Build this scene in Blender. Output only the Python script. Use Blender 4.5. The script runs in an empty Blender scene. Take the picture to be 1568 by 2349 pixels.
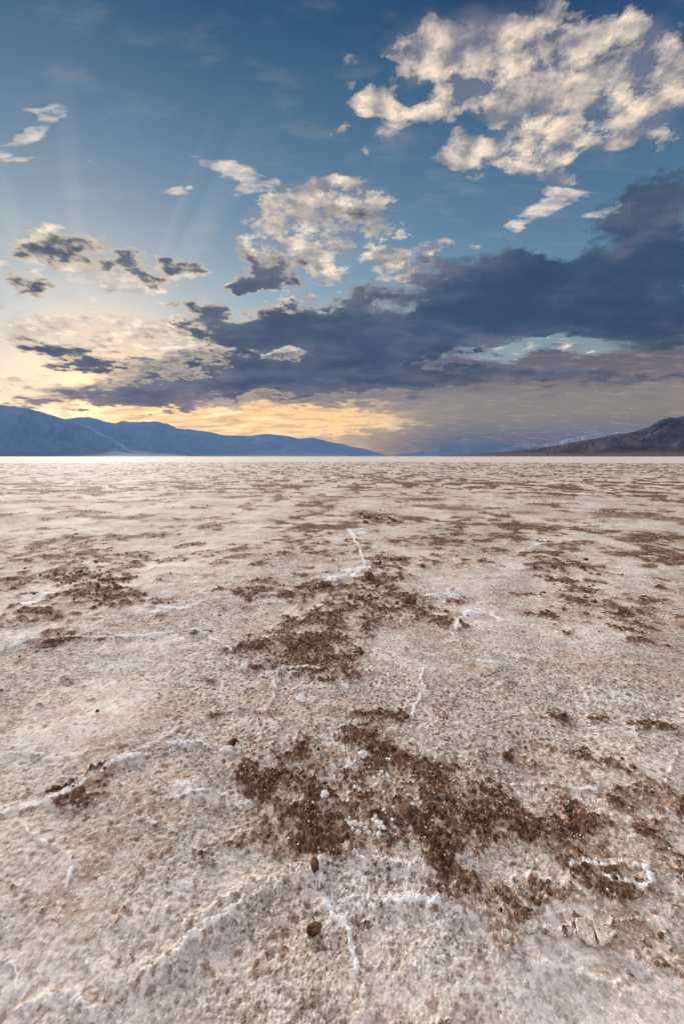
import bpy, bmesh, math, random
import numpy as np

# ------------------------------------------------------------------ camera
C = bpy.context.scene
PITCH = math.radians(6.96)          # 16 mm lens in portrait, tipped slightly down
FPX = 1044.0                        # focal length, in px of a 1568 x 2349 print
CAM_H = 1.0
cam_data = bpy.data.cameras.new('camera')
cam_data.sensor_fit = 'VERTICAL'
cam_data.sensor_height = 36.0
cam_data.lens = 16.0
cam_data.clip_start = 0.02
cam_data.clip_end = 200000.0
cam = bpy.data.objects.new('camera', cam_data)
C.collection.objects.link(cam)
cam.location = (0, 0, CAM_H)
cam.rotation_euler = (math.radians(90) - PITCH, 0, 0)
C.camera = cam
C.view_settings.view_transform = 'Standard'
C.view_settings.look = 'None'
C.view_settings.gamma = 1.0
C.view_settings.exposure = 0.0
C.cycles.max_bounces = 4
C.cycles.diffuse_bounces = 2
C.cycles.volume_bounces = 0
C.cycles.transparent_max_bounces = 4


def px_dir(X, Y):
    """Unit direction(s) seen at a place of the print."""
    dx = (np.asarray(X, float) - 784.0) / FPX
    dy = (1174.5 - np.asarray(Y, float)) / FPX
    cp, sp = math.cos(PITCH), math.sin(PITCH)
    x, y, z = dx, cp + dy * sp, -sp + dy * cp
    n = np.sqrt(x * x + y * y + z * z)
    return x / n, y / n, z / n


def px_azel(X, Y):
    x, y, z = px_dir(X, Y)
    return np.arctan2(x, y), np.arcsin(z)


def px_ground(X, Y):
    x, y, z = px_dir(X, Y)
    k = CAM_H / -np.minimum(z, -1e-4)
    return x * k, y * k


# ------------------------------------------------------------------ sky
SUN_AZ, SUN_EL = math.radians(-29.0), math.radians(14.0)
SUNV = (math.sin(SUN_AZ) * math.cos(SUN_EL), math.cos(SUN_AZ) * math.cos(SUN_EL), math.sin(SUN_EL))


def lin(c):
    return tuple(((v / 255) / 12.92 if v <= 10 else ((v / 255 + 0.055) / 1.055) ** 2.4) for v in c)


class G:
    """A small writer of node expressions."""
    def __init__(self, tree):
        self.t = tree

    def node(self, kind, **kw):
        n = self.t.nodes.new(kind)
        for k, v in kw.items():
            setattr(n, k, v)
        return n

    def put(self, sock, v):
        if isinstance(v, S):
            self.t.links.new(v.s, sock)
        elif isinstance(v, (tuple, list)):
            if len(sock.default_value) == 4 and len(v) == 3:
                v = (*v, 1.0)
            sock.default_value = v
        else:
            sock.default_value = v

    def m(self, op, a, b=None, c=None, clamp=False):
        n = self.node('ShaderNodeMath', operation=op, use_clamp=clamp)
        self.put(n.inputs[0], a)
        if b is not None:
            self.put(n.inputs[1], b)
        if c is not None:
            self.put(n.inputs[2], c)
        return S(self, n.outputs[0])

    def vm(self, op, a, b=None, out=0, scale=None):
        n = self.node('ShaderNodeVectorMath', operation=op)
        self.put(n.inputs[0], a)
        if b is not None:
            self.put(n.inputs[1], b)
        if scale is not None:
            self.put(n.inputs['Scale'], scale)
        return S(self, n.outputs[out])

    def xyz(self, x, y, z):
        n = self.node('ShaderNodeCombineXYZ')
        for i, v in enumerate((x, y, z)):
            self.put(n.inputs[i], v)
        return S(self, n.outputs[0])

    def sep(self, v):
        n = self.node('ShaderNodeSeparateXYZ')
        self.put(n.inputs[0], v)
        return [S(self, o) for o in n.outputs]

    def step(self, v, a, b, lo=0.0, hi=1.0, smooth=True):
        n = self.node('ShaderNodeMapRange', interpolation_type='SMOOTHSTEP' if smooth else 'LINEAR')
        n.clamp = True
        self.put(n.inputs['Value'], v)
        self.put(n.inputs['From Min'], a)
        self.put(n.inputs['From Max'], b)
        self.put(n.inputs['To Min'], lo)
        self.put(n.inputs['To Max'], hi)
        return S(self, n.outputs[0])

    def mix(self, f, a, b, blend='MIX'):
        n = self.node('ShaderNodeMix', data_type='RGBA', blend_type=blend)
        self.put(n.inputs[0], f)
        self.put(n.inputs[6], a)
        self.put(n.inputs[7], b)
        return S(self, n.outputs[2])

    def noise(self, v, scale, detail=4.0, rough=0.5, dist=0.0, lac=2.0, kind='FBM', dims='3D', color=False):
        n = self.node('ShaderNodeTexNoise', noise_dimensions=dims, noise_type=kind)
        if v is not None:
            self.put(n.inputs['Vector'], v)
        self.put(n.inputs['Scale'], scale)
        self.put(n.inputs['Detail'], detail)
        self.put(n.inputs['Roughness'], rough)
        self.put(n.inputs['Distortion'], dist)
        self.put(n.inputs['Lacunarity'], lac)
        return S(self, n.outputs[1 if color else 0])

    def voronoi(self, v, scale, feature='F1', rand=1.0, out='Distance', dims='3D', smooth=0.5, detail=0.0):
        n = self.node('ShaderNodeTexVoronoi', voronoi_dimensions=dims, feature=feature)
        self.put(n.inputs['Vector'], v)
        self.put(n.inputs['Scale'], scale)
        self.put(n.inputs['Randomness'], rand)
        if feature == 'SMOOTH_F1':
            self.put(n.inputs['Smoothness'], smooth)
        self.put(n.inputs['Detail'], detail)
        return S(self, n.outputs[out])

    def attr(self, name, out='Fac'):
        n = self.node('ShaderNodeAttribute', attribute_name=name)
        return S(self, n.outputs[out])

    def ramp(self, v, stops, interp='EASE'):
        n = self.node('ShaderNodeValToRGB')
        cr = n.color_ramp
        cr.interpolation = interp
        while len(cr.elements) < len(stops):
            cr.elements.new(0.5)
        for e, (p, c) in zip(cr.elements, stops):
            e.position = p
            e.color = (*c, 1.0)
        self.put(n.inputs[0], v)
        return S(self, n.outputs[0])


class S:
    def __init__(self, g, s):
        self.g, self.s = g, s

    def __add__(self, o): return self.g.m('ADD', self, o)
    __radd__ = __add__
    def __sub__(self, o): return self.g.m('SUBTRACT', self, o)
    def __rsub__(self, o): return self.g.m('SUBTRACT', o, self)
    def __mul__(self, o): return self.g.m('MULTIPLY', self, o)
    __rmul__ = __mul__
    def __truediv__(self, o): return self.g.m('DIVIDE', self, o)


HAZE_TOP, HAZE_REACH, HAZE_DENSITY, HAZE_LIGHT = 2060.0, 34000.0, 1.2e-5, (0.13, 0.23, 0.42)


def px_slope(X, Y):
    x, y, z = px_dir(X, Y)
    return float(x / y), float(z / y)


BRIGHT = [
    (1080, 120, 150, 110, .9), (950, 105, 75, 70, .9), (1200, 170, 170, 110, .9), (1400, 190, 190, 120, .8),
    (1500, 150, 140, 100, .7), (1130, 215, 130, 60, .9), (1300, 110, 200, 70, .5), (885, 120, 30, 25, .7), (920, 180, 40, 30, .6),
    (965, 45, 18, 30, .5), (1080, 40, 35, 40, .3), (1480, 80, 120, 60, .35), (1250, 40, 200, 60, .25),
    (855, 232, 60, 32, .9), (920, 255, 50, 28, .9), (905, 305, 60, 25, .8), (825, 250, 50, 30, .6), (785, 300, 30, 14, .7),
    (1010, 260, 45, 30, .7), (830, 352, 18, 12, .6), (785, 195, 16, 14, .5), (780, 130, 20, 14, .25),
    (1180, 260, 40, 35, .8), (1080, 345, 75, 40, 1), (1230, 360, 85, 55, 1), (1160, 310, 60, 50, .7), (1275, 280, 50, 40, .8),
    (1340, 340, 60, 32, .8), (1415, 330, 50, 18, .7), (1300, 415, 50, 22, .8), (1500, 290, 80, 50, .5), (1095, 405, 20, 14, .6),
    (1058, 452, 8, 6, .6),
        (740, 455, 130, 45, .9), (650, 500, 85, 45, .9), (825, 520, 120, 38, .7), (620, 560, 60, 40, .7), (705, 590, 70, 40, .8), (900, 540, 70, 25, .5), (790, 430, 60, 25, .7),
    (900, 605, 60, 32, .9), (965, 575, 75, 20, .8, 12), (985, 630, 55, 30, .7), (770, 640, 60, 25, .7), (1050, 560, 40, 14, .5), (760, 560, 60, 20, .5),
    (85, 545, 55, 32, .9), (180, 590, 90, 50, .7), (300, 640, 75, 32, .9), (60, 600, 60, 40, .5), (410, 620, 48, 22, .9), (150, 680, 70, 25, .5), (330, 655, 60, 25, .6), (520, 655, 40, 14, .6),
    (660, 690, 50, 24, .5), (700, 685, 30, 20, .5), (30, 715, 50, 10, .6),
    (210, 760, 175, 42, .8), (100, 770, 100, 40, .7), (260, 820, 160, 40, .7), (350, 750, 75, 22, .7), (440, 750, 60, 60, .8), (40, 880, 110, 25, .6), (370, 860, 120, 24, .8),
    (650, 800, 75, 25, .9), (430, 800, 80, 30, .6), (480, 830, 60, 14, .6), (240, 900, 80, 12, .5),
    (1150, 690, 90, 14, .3), (1250, 805, 130, 12, .5), (1130, 835, 60, 10, .45), (1180, 640, 40, 16, .3),
    (950, 965, 120, 14, .6, 6), (1350, 915, 150, 8, .45), (1450, 835, 120, 10, .35), (1520, 890, 60, 14, .4),
]
WISPS = [
    (1250, 485, 105, 20, 1.0, 22), (1290, 450, 40, 20, .9), (1400, 468, 80, 9, .6, 15), (540, 392, 120, 24, .95, -18), (600, 425, 60, 22, .7, 8), (480, 372, 40, 10, .6, -20),
    (85, 300, 95, 17, .9, 24), (10, 330, 50, 16, .9), (130, 272, 50, 9, .7, -8), (40, 358, 70, 7, .35), (390, 440, 40, 16, .35), (430, 425, 14, 5, .7), (220, 372, 30, 7, .4),
    (785, 128, 30, 16, .35, 40),
]
MURK = [
    (620, 870, 400, 52, 1.1), (1050, 880, 430, 70, 1.1), (1450, 890, 320, 80, 1.0), (1250, 1005, 560, 55, 1.2), (300, 918, 240, 34, .9), (1530, 760, 160, 90, .8), (900, 830, 500, 40, .6),
    (560, 968, 330, 28, -1.4), (1120, 815, 180, 16, -.55), (1320, 800, 140, 16, -.5), (1480, 828, 120, 16, -.5), (240, 940, 80, 14, -1.2),
]
DARK = [
    (610, 625, 85, 38, 1, 20), (555, 662, 60, 20, .9, 8), (568, 590, 22, 40, .6), (690, 645, 32, 18, .6),
    (130, 570, 95, 32, 1.0), (280, 600, 62, 26, 1.0), (345, 632, 40, 18, .8), (60, 650, 45, 30, .9), (200, 620, 50, 24, .5), (415, 612, 36, 16, 1.1), (130, 655, 50, 14, .4), (40, 590, 30, 10, .4),
    (800, 495, 110, 34, .45), (870, 540, 90, 24, .4),
    (1120, 640, 175, 52, 1), (1270, 640, 160, 52, 1), (1020, 675, 100, 30, .8), (865, 670, 60, 28, .8), (790, 690, 50, 24, .5), (1480, 570, 130, 115, 1), (1530, 450, 80, 70, .7), (1430, 480, 70, 40, .4),
    (1420, 690, 230, 85, 1.1), (1200, 720, 300, 60, 1.1), (900, 760, 300, 62, 1.1), (650, 745, 160, 45, 1.0), (455, 715, 60, 24, .9), (760, 800, 250, 60, 1), (480, 760, 60, 34, .6), (540, 790, 70, 25, .7), (1540, 740, 150, 75, 1.1),
    (1150, 590, 60, 22, .6), (960, 600, 25, 20, .3), (1000, 380, 50, 22, .35), (1380, 620, 90, 40, .6),
    (620, 860, 270, 42, 1.1), (440, 895, 230, 34, 1), (250, 920, 160, 26, 1.0), (860, 870, 250, 42, 1.0), (120, 800, 90, 20, 1.05), (235, 832, 120, 18, 1.1), (320, 775, 50, 16, .6), (70, 770, 60, 10, .5), (60, 925, 70, 14, .9), (240, 862, 60, 10, .7), (180, 890, 60, 10, .4),
    (1100, 862, 420, 22, .7), (1400, 860, 260, 20, .55), (1380, 915, 260, 12, .45), (330, 925, 130, 20, .7), (480, 940, 120, 10, .5),
    (660, 975, 60, 6, .5), (780, 985, 40, 4, .5), (780, 1002, 200, 6, .4), (640, 990, 120, 5, .4),
    # gaps
    (665, 805, 60, 22, -1.2), (1010, 828, 80, 9, -.8), (1120, 812, 100, 10, -.95), (1180, 830, 60, 7, -.6), (1255, 797, 90, 10, -.9), (1370, 806, 80, 11, -.8), (1290, 825, 60, 6, -.6), (240, 938, 75, 11, -1.3), (430, 860, 40, 8, -.8), (1170, 688, 60, 10, -.6), (940, 690, 60, 14, -.5), (330, 858, 50, 10, -.9), (1500, 825, 90, 20, -.5),
]


world = bpy.data.worlds.new("World")
C.world = world
world.use_nodes = True
wt = world.node_tree
wt.nodes.clear()
g = G(wt)
tc = g.node('ShaderNodeTexCoord')
D = S(g, tc.outputs['Generated'])
dx, dy, dz = g.sep(D)
zc = g.m('MAXIMUM', dz, 0.0)
sky = g.node('ShaderNodeTexSky', sky_type='NISHITA')
sky.sun_disc = False
sky.sun_elevation = SUN_EL
sky.sun_rotation = SUN_AZ
sky.dust_density = 1.5
sky.ozone_density = 2.0
NISH = g.vm('SCALE', S(g, sky.outputs[0]), scale=0.055)
iy = g.m('DIVIDE', 1.0, g.m('MAXIMUM', dy, 0.1))
gu, gv = dx * iy, dz * iy
_ga, _ge = (float(v) for v in px_azel(265, 945))
GLOWV = (math.sin(_ga) * math.cos(_ge), math.cos(_ga) * math.cos(_ge), math.sin(_ge))
FANU, FANV = px_slope(215, 960)
AIR_L = [(0.0, lin((238, 186, 134))), (0.08, lin((224, 203, 172))), (0.17, lin((196, 202, 197))), (0.33, lin((146, 177, 194))),
         (0.52, lin((104, 141, 168))), (0.68, lin((78, 117, 146))), (0.79, lin((54, 97, 130))), (0.86, lin((36, 80, 120)))]
AIR_R = [(0.0, lin((70, 74, 80))), (0.05, lin((104, 98, 94))), (0.12, lin((138, 127, 115))), (0.22, lin((130, 148, 156))), (0.34, lin((112, 147, 168))),
         (0.52, lin((86, 124, 153))), (0.68, lin((63, 101, 136))), (0.79, lin((40, 74, 116))), (0.86, lin((28, 54, 94)))]


def backdrop(cloudless=False):
    """Clear air; its colours by height, by side and by nearness to the sun."""
    az = g.m('ARCTAN2', dx, dy)
    el = g.m('ARCSINE', g.m('MINIMUM', zc, 1.0))
    elr = el * (1.0 / 0.82)
    low = g.step(el, 0.16, 0.05)
    right = g.step(az, low * 0.08 - 0.15, 0.62 - low * 0.38)
    clear = g.mix(right, g.ramp(elr, AIR_L, 'LINEAR'), g.ramp(elr, AIR_R, 'LINEAR'))
    clear = g.mix(0.15, clear, NISH)
    cs = g.vm('DOT_PRODUCT', D, GLOWV, out=1)
    ang = g.m('ARCCOSINE', g.m('MINIMUM', cs, 1.0))
    # warm light spreading from where the sun stands behind the cloud
    glow = g.m('POWER', g.step(ang, 0.62, 0.0), 2.0)
    clear = g.mix(glow * 0.34, clear, lin((253, 215, 172)))
    core = g.m('POWER', g.step(ang, 0.27, 0.0), 1.3)
    clear = g.mix(core * 0.9, clear, (1.65, 1.05, 0.50))
    return az, el, ang, clear


def deck_of():
    """The cloud deck in perspective: streaks near the horizon, lumps high up."""
    kk = g.m('DIVIDE', 1.0, zc + 0.16)
    return g.xyz(dx * kk, dy * kk, 0.0)


def masses(table, P, box):
    """Sum of the soft elliptical cloud masses (X, Y, half width, half height, weight, tilt) that reach into a box of the sky."""
    acc, here, k = None, P, 0
    for row in table:
        X, Y, rx, ry, w = row[:5]
        u, v = px_slope(X, Y)
        sx = 1.3 * rx / 10 * abs(px_slope(X + 10, Y)[0] - u)
        sy = 1.3 * ry / 10 * abs(px_slope(X, Y - 10)[1] - v)
        hx, hy = (sx, sy) if len(row) < 6 else (max(sx, sy), max(sx, sy))
        if u + hx < box[0] - 0.09 or u - hx > box[1] + 0.09 or v + hy < box[2] - 0.05 or v - hy > box[3] + 0.05:
            continue
        if k and k % 6 == 0:        # makes the renderer work the list through in order
            here = g.vm('ADD', P, g.vm('SCALE', (1e-7, 0.0, 0.0), scale=acc))
        k += 1
        if len(row) > 5:
            t = math.radians(row[5])
            ax, bx = (math.cos(t) / sx, math.sin(t) / sx, 0.0), (-math.sin(t) / sy, math.cos(t) / sy, 0.0)
            q = g.vm('SUBTRACT', here, (u, v, 0.0))
            p1 = g.vm('DOT_PRODUCT', q, ax, out=1)
            p2 = g.vm('DOT_PRODUCT', q, bx, out=1)
            d = g.m('MULTIPLY_ADD', p1, p1, p2 * p2)
        else:
            n = g.node('ShaderNodeVectorMath', operation='MULTIPLY_ADD')
            g.put(n.inputs[0], here)
            n.inputs[1].default_value = (1 / sx, 1 / sy, 0.0)
            n.inputs[2].default_value = (-u / sx, -v / sy, 0.0)
            q = S(g, n.outputs[0])
            d = g.vm('DOT_PRODUCT', q, q, out=1)
        f = g.m('SUBTRACT', 1.0, d, clamp=True)
        acc = g.m('MULTIPLY', f, w) if acc is None else g.m('MULTIPLY_ADD', f, w, acc)
    return acc


def box_group(k):
    """Starts a node group of its own for one box of the sky (small trees build fast)."""
    global g, dx, dy, dz, zc, gu, gv, NISH, D
    t = bpy.data.node_groups.new('sky_box', 'ShaderNodeTree')
    t.interface.new_socket(name='Direction', in_out='INPUT', socket_type='NodeSocketVector')
    t.interface.new_socket(name='Air', in_out='INPUT', socket_type='NodeSocketVector')
    t.interface.new_socket(name='Light', in_out='OUTPUT', socket_type='NodeSocketShader')
    g = G(t)
    gi = g.node('NodeGroupInput')
    D, NISH = S(g, gi.outputs[0]), S(g, gi.outputs[1])
    dx, dy, dz = g.sep(D)
    zc = g.m('MAXIMUM', dz, 0.0)
    iy = g.m('DIVIDE', 1.0, g.m('MAXIMUM', dy, 0.1))
    gu, gv = dx * iy, dz * iy
    return t


def background(col):
    bg = g.node('ShaderNodeBackground')
    g.put(bg.inputs['Color'], col)
    bg.inputs['Strength'].default_value = 1.0
    return bg.outputs[0]


def cloudy(box):
    """The sky ahead within one box of slopes (u0, u1, v0, v1)."""
    box_group(0)
    az, el, ang, col = backdrop()
    deck = deck_of()
    # ragged edges: the masses are warped before they are laid out
    warp = g.vm('SUBTRACT', g.noise(deck, 3.4, 4.0, 0.62, dims='2D', color=True), (0.5, 0.5, 0.5))
    warp = g.vm('MULTIPLY', warp, (0.16, 0.08, 0.0))
    P = g.vm('ADD', g.xyz(gu, gv, 0.0), warp)
    if box[0] < 0.1:
        # shafts of light fanning up from there
        fan = g.m('ARCTAN2', gu - FANU, gv - FANV)
        fn = g.noise(g.xyz(fan, 0.3, 0.0), 8.5, 3.0, 0.55, dims='2D')
        shaft = g.step(fn, 0.42, 0.66) * g.step(el, 0.10, 0.30) * g.step(el, 0.66, 0.36) * g.step(az, 0.22, -0.08)
        col = g.mix(shaft * 0.085, col, lin((225, 226, 220)))
    if box[2] < 0.0:
        # lit band low over the plain
        bx, by = px_slope(600, 968)
        bandv = g.vm('MULTIPLY', g.vm('SUBTRACT', P, (bx, by, 0.0)), (1 / 0.44, 1 / 0.062, 0.0))
        band = g.m('SUBTRACT', 1.0, g.vm('DOT_PRODUCT', bandv, bandv, out=1), clamp=True)
        col = g.mix(g.m('MINIMUM', band * 1.3, 1.0), col, lin((253, 206, 138)))
        streak = g.noise(g.vm('MULTIPLY', deck, (1.0, 2.2, 1.0)), 2.6, 6.0, 0.64, dims='2D')
        inb = g.step(band, 0.0, 0.5)
        col = g.mix(inb * g.step(streak, 0.50, 0.66) * 0.65, col, lin((206, 154, 116)))
        col = g.mix(inb * g.step(streak, 0.48, 0.36) * g.step(az, 0.0, -0.25) * 0.8, col, (1.25, 0.98, 0.58))
    thin = g.noise(g.vm('MULTIPLY', deck, (1.0, 2.4, 1.0)), 5.0, 5.0, 0.62, dims='2D')
    col = g.mix(g.step(thin, 0.50, 0.8) * 0.10, col, lin((214, 200, 190)))

    n_big = g.noise(deck, 3.0, 5.0, 0.6, dims='2D')
    n_fine = g.noise(g.vm('ADD', deck, (4.3, 2.9, 0.0)), 9.5, 7.0, 0.69, dims='2D')
    shape1 = g.noise(deck, 7.5, 4.0, 0.55, dims='2D')
    shape2 = g.noise(g.vm('ADD', deck, (-0.030, -0.034, 0.0)), 7.5, 4.0, 0.55, dims='2D')
    relief = shape2 - shape1
    billow = g.voronoi(g.vm('ADD', deck, g.vm('SCALE', warp, scale=0.5)), 15.0, 'F1', dims='2D')
    near = g.step(ang, 0.75, 0.12)

    mw = masses(WISPS, P, box)
    if mw is not None:
        hair = g.noise(g.vm('MULTIPLY', g.vm('ADD', deck, g.vm('SCALE', warp, scale=0.6)), (5.0, 13.0, 1.0)), 1.6, 6.0, 0.6, dims='2D')
        a = g.step(g.m('MINIMUM', mw, 0.62) + (hair - 0.5) * 3.0 + (n_fine - 0.5) * 1.2, 0.25, 1.15, smooth=False) * g.step(mw, 0.0, 0.3)
        col = g.mix(a * 0.9, col, lin((240, 222, 206)))
    mb = masses(BRIGHT, P, box)
    if mb is not None:
        # cream where the sun reaches it, mauve grey in its own shade
        tex = (n_fine - 0.5) * 3.6 + (n_big - 0.5) * 0.5 + (0.40 - billow) * 0.7
        dens = g.m('MINIMUM', mb, 0.78) + tex * 0.85
        a = g.step(dens, 0.40, 1.02, smooth=False) * g.step(mb, 0.0, 0.25)
        veil = g.step(mb + (n_big - 0.5) * 0.8, 0.1, 1.1) * 0.45
        lit = g.step(relief * 2.4 - (dens - 0.8) * 0.12, -0.46, 0.30, smooth=False)
        b_lit = g.mix(near, lin((250, 229, 204)), lin((255, 242, 214)))
        b_sh = g.mix(near, lin((138, 136, 146)), lin((186, 166, 158)))
        b_sh = g.mix(g.step(el, 0.25, 0.05), b_sh, lin((176, 150, 136)))
        c = g.mix(lit, b_sh, b_lit)
        c = g.mix(g.step(az, 0.25, 0.7) * g.step(el, 0.2, 0.1) * 0.6, c, lin((170, 145, 125)))
        col = g.mix(veil, col, b_sh)
        col = g.mix(a, col, c)
    mk = masses(MURK, P, box)
    if mk is not None:
        # the soft smoky base of the bank, warm where the low sun comes through under it
        a = g.step(mk + (n_big - 0.5) * 0.9 + (n_fine - 0.5) * 0.35, 0.05, 0.85)
        k_l = g.ramp(el * 4.0, [(0.0, lin((196, 160, 124))), (0.26, lin((214, 174, 130))), (0.36, lin((172, 144, 126))), (0.48, lin((122, 110, 108))), (0.66, lin((92, 95, 106))), (1.0, lin((82, 94, 112)))], 'LINEAR')
        k_r = g.ramp(el * 4.0, [(0.0, lin((74, 78, 84))), (0.16, lin((102, 97, 95))), (0.32, lin((134, 123, 112))), (0.46, lin((136, 126, 120))), (0.62, lin((112, 100, 106))), (1.0, lin((66, 76, 106)))], 'LINEAR')
        c = g.mix(g.step(az, -0.15, 0.25), k_l, k_r)
        c = g.mix(g.step(thin, 0.5, 0.75) * 0.35, c, lin((190, 168, 146)))
        col = g.mix(a * 0.92, col, c)
    md = masses(DARK, P, box)
    if md is not None:
        # slate blue high on the right, mauve to the left, warm and pale low down
        tex = (n_big - 0.5) * 1.5 + (n_fine - 0.5) * 2.2 + (0.40 - billow) * 0.35
        dens = g.m('MINIMUM', md, 1.7) + tex * 0.8
        a = g.step(dens, 0.30, g.step(el, 0.08, 0.18, 1.15, 0.80), smooth=False) * g.step(md, 0.0, 0.3)
        t_r = g.step(az, -0.35, 0.45)
        d_up = g.mix(t_r, lin((86, 96, 112)), lin((58, 80, 104)))
        d_lo = g.mix(t_r, lin((132, 114, 112)), lin((130, 118, 110)))
        c = g.mix(g.step(el, 0.21, 0.08), d_up, d_lo)
        c = g.mix(g.step(el, 0.26, 0.17) * g.step(el, 0.08, 0.15) * 0.4, c, lin((88, 92, 106)))
        thick = g.step(dens + (n_big - 0.5) * 1.4, 0.8, 2.1)
        soft = g.noise(g.vm('MULTIPLY', deck, (1.0, 1.3, 1.0)), 2.4, 4.0, 0.52, dims='2D')
        c = g.mix(g.step(soft + (n_fine - 0.5) * 0.25, 0.48, 0.70) * 0.5, c, lin((124, 124, 138)))
        c = g.mix(g.step(soft, 0.52, 0.34) * 0.5, c, lin((40, 54, 82)))
        c = g.mix(thick * 0.55 * g.step(el, 0.05, 0.16), c, lin((46, 62, 92)))
        # thin rims let the low sun through
        rim = g.step(dens, 1.0, 0.5) * g.step(ang, 0.75, 0.2)
        c = g.mix(rim * 0.7, c, lin((252, 226, 186)))
        under = g.step(el, 0.12, 0.04) * g.step(ang, 0.6, 0.1)
        c = g.mix(under * 0.5, c, lin((206, 166, 128)))
        col = g.mix(a * 0.96, col, c)
    # the air of the valley (the haze built below) dims and blues what comes through it
    path = g.m('MINIMUM', g.m('DIVIDE', HAZE_TOP, g.m('MAXIMUM', zc, 0.01)), HAZE_REACH)
    thru = g.m('EXPONENT', path * -HAZE_DENSITY)
    veil_ = g.vm('SCALE', HAZE_LIGHT, scale=1.0 - thru)
    col = g.vm('MAXIMUM', g.vm('SCALE', g.vm('SUBTRACT', col, veil_), scale=g.m('DIVIDE', 1.0, thru)), (0.02, 0.02, 0.02))
    b = background(col)
    go = g.node('NodeGroupOutput')
    g.t.links.new(b, go.inputs[0])
    return g.t


def either(test, yes, no):
    n = g.node('ShaderNodeMixShader')
    g.put(n.inputs[0], test)
    wt.links.new(no, n.inputs[1])
    wt.links.new(yes, n.inputs[2])
    return n.outputs[0]


# the sky ahead is worked out box by box, so that each place only adds up the masses near it
US, VS = [-99, -0.42, -0.08, 0.22, 0.48, 99], [-99, 0.20, 0.46, 99]
MAIN = (g, D, NISH, dx, dy, dz, zc, gu, gv)
boxes = {}
for i in range(len(US) - 1):
    for j in range(len(VS) - 1):
        boxes[i, j] = cloudy((US[i], US[i + 1], VS[j], VS[j + 1]))
g, D, NISH, dx, dy, dz, zc, gu, gv = MAIN
ahead = None
for i in reversed(range(len(US) - 1)):
    stackv = None
    for j in reversed(range(len(VS) - 1)):
        n = g.node('ShaderNodeGroup', node_tree=boxes[i, j])
        g.put(n.inputs[0], D)
        g.put(n.inputs[1], NISH)
        b = n.outputs[0]
        stackv = b if stackv is None else either(g.m('LESS_THAN', gv, VS[j + 1]), b, stackv)
    ahead = stackv if ahead is None else either(g.m('LESS_THAN', gu, US[i + 1]), stackv, ahead)
# to the sides, overhead and behind: unseen dusk sky, its pale cloud brightened to light the flat
_, _, _, rest = backdrop()
rest_thin = g.noise(g.vm('MULTIPLY', deck_of(), (1.0, 1.6, 1.0)), 2.2, 5.0, 0.6, dims='2D')
high = g.step(dz, 0.55, 0.95) + g.step(dy, 0.45, -0.4)
rest = g.mix(g.step(rest_thin, 0.36, 0.62) * g.m('MINIMUM', high * 0.8 + 0.12, 0.92), rest, (1.88, 1.76, 1.73))
below = background(lin((150, 140, 132)))
surf = either(g.m('GREATER_THAN', dy, 0.42), ahead, background(rest))
surf = either(g.m('LESS_THAN', dz, 0.0), below, surf)
out = g.node('ShaderNodeOutputWorld')
wt.links.new(surf, out.inputs[0])

# ------------------------------------------------------------------ sun, low behind the cloud, its light spread wide
sun_data = bpy.data.lights.new('sun', 'SUN')
sun_data.energy = 5.0
sun_data.angle = math.radians(12)
sun_data.color = (1.0, 0.92, 0.82)
sun = bpy.data.objects.new('sun', sun_data)
C.collection.objects.link(sun)
sun.rotation_euler = (math.radians(90) - SUN_EL, 0, math.pi - SUN_AZ)

# ------------------------------------------------------------------ helpers
rng = np.random.default_rng(7)


def _hash(ix, iy, seed):
    h = (ix.astype(np.int64) * 374761393 + iy.astype(np.int64) * 668265263 + seed * 974634777) & 0xFFFFFFFF
    h = ((h ^ (h >> 13)) * 1274126177) & 0xFFFFFFFF
    return (h ^ (h >> 16)) & 0xFFFFFFFF


def perlin(x, y, seed=0):
    """Gradient noise in the plane, about -0.7 .. 0.7."""
    x0, y0 = np.floor(x), np.floor(y)
    fx, fy = x - x0, y - y0
    ix, iy = x0.astype(np.int64), y0.astype(np.int64)
    u = fx * fx * fx * (fx * (fx * 6 - 15) + 10)
    v = fy * fy * fy * (fy * (fy * 6 - 15) + 10)

    def grad(i, j, dx_, dy_):
        a = _hash(i, j, seed) * (2 * math.pi / 4294967296.0)
        return np.cos(a) * dx_ + np.sin(a) * dy_
    n00 = grad(ix, iy, fx, fy)
    n10 = grad(ix + 1, iy, fx - 1, fy)
    n01 = grad(ix, iy + 1, fx, fy - 1)
    n11 = grad(ix + 1, iy + 1, fx - 1, fy - 1)
    return (n00 * (1 - u) + n10 * u) * (1 - v) + (n01 * (1 - u) + n11 * u) * v


def fbm(x, y, freq, octaves=4, seed=0, rough=0.5, space=None):
    """Layered noise; layers finer than the mesh spacing fade out."""
    s, a, f = np.zeros_like(x), 1.0, freq
    for o in range(octaves):
        n = perlin(x * f + 17.3 * o, y * f - 9.1 * o, seed + o)
        if space is not None:
            n = n * np.clip(1.6 - 2.6 * space * f, 0, 1)
        s += a * n
        a *= rough
        f *= 2.03
    return s


def sstep(v, a, b):
    t = np.clip((v - a) / (b - a), 0, 1)
    return t * t * (3 - 2 * t)


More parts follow.
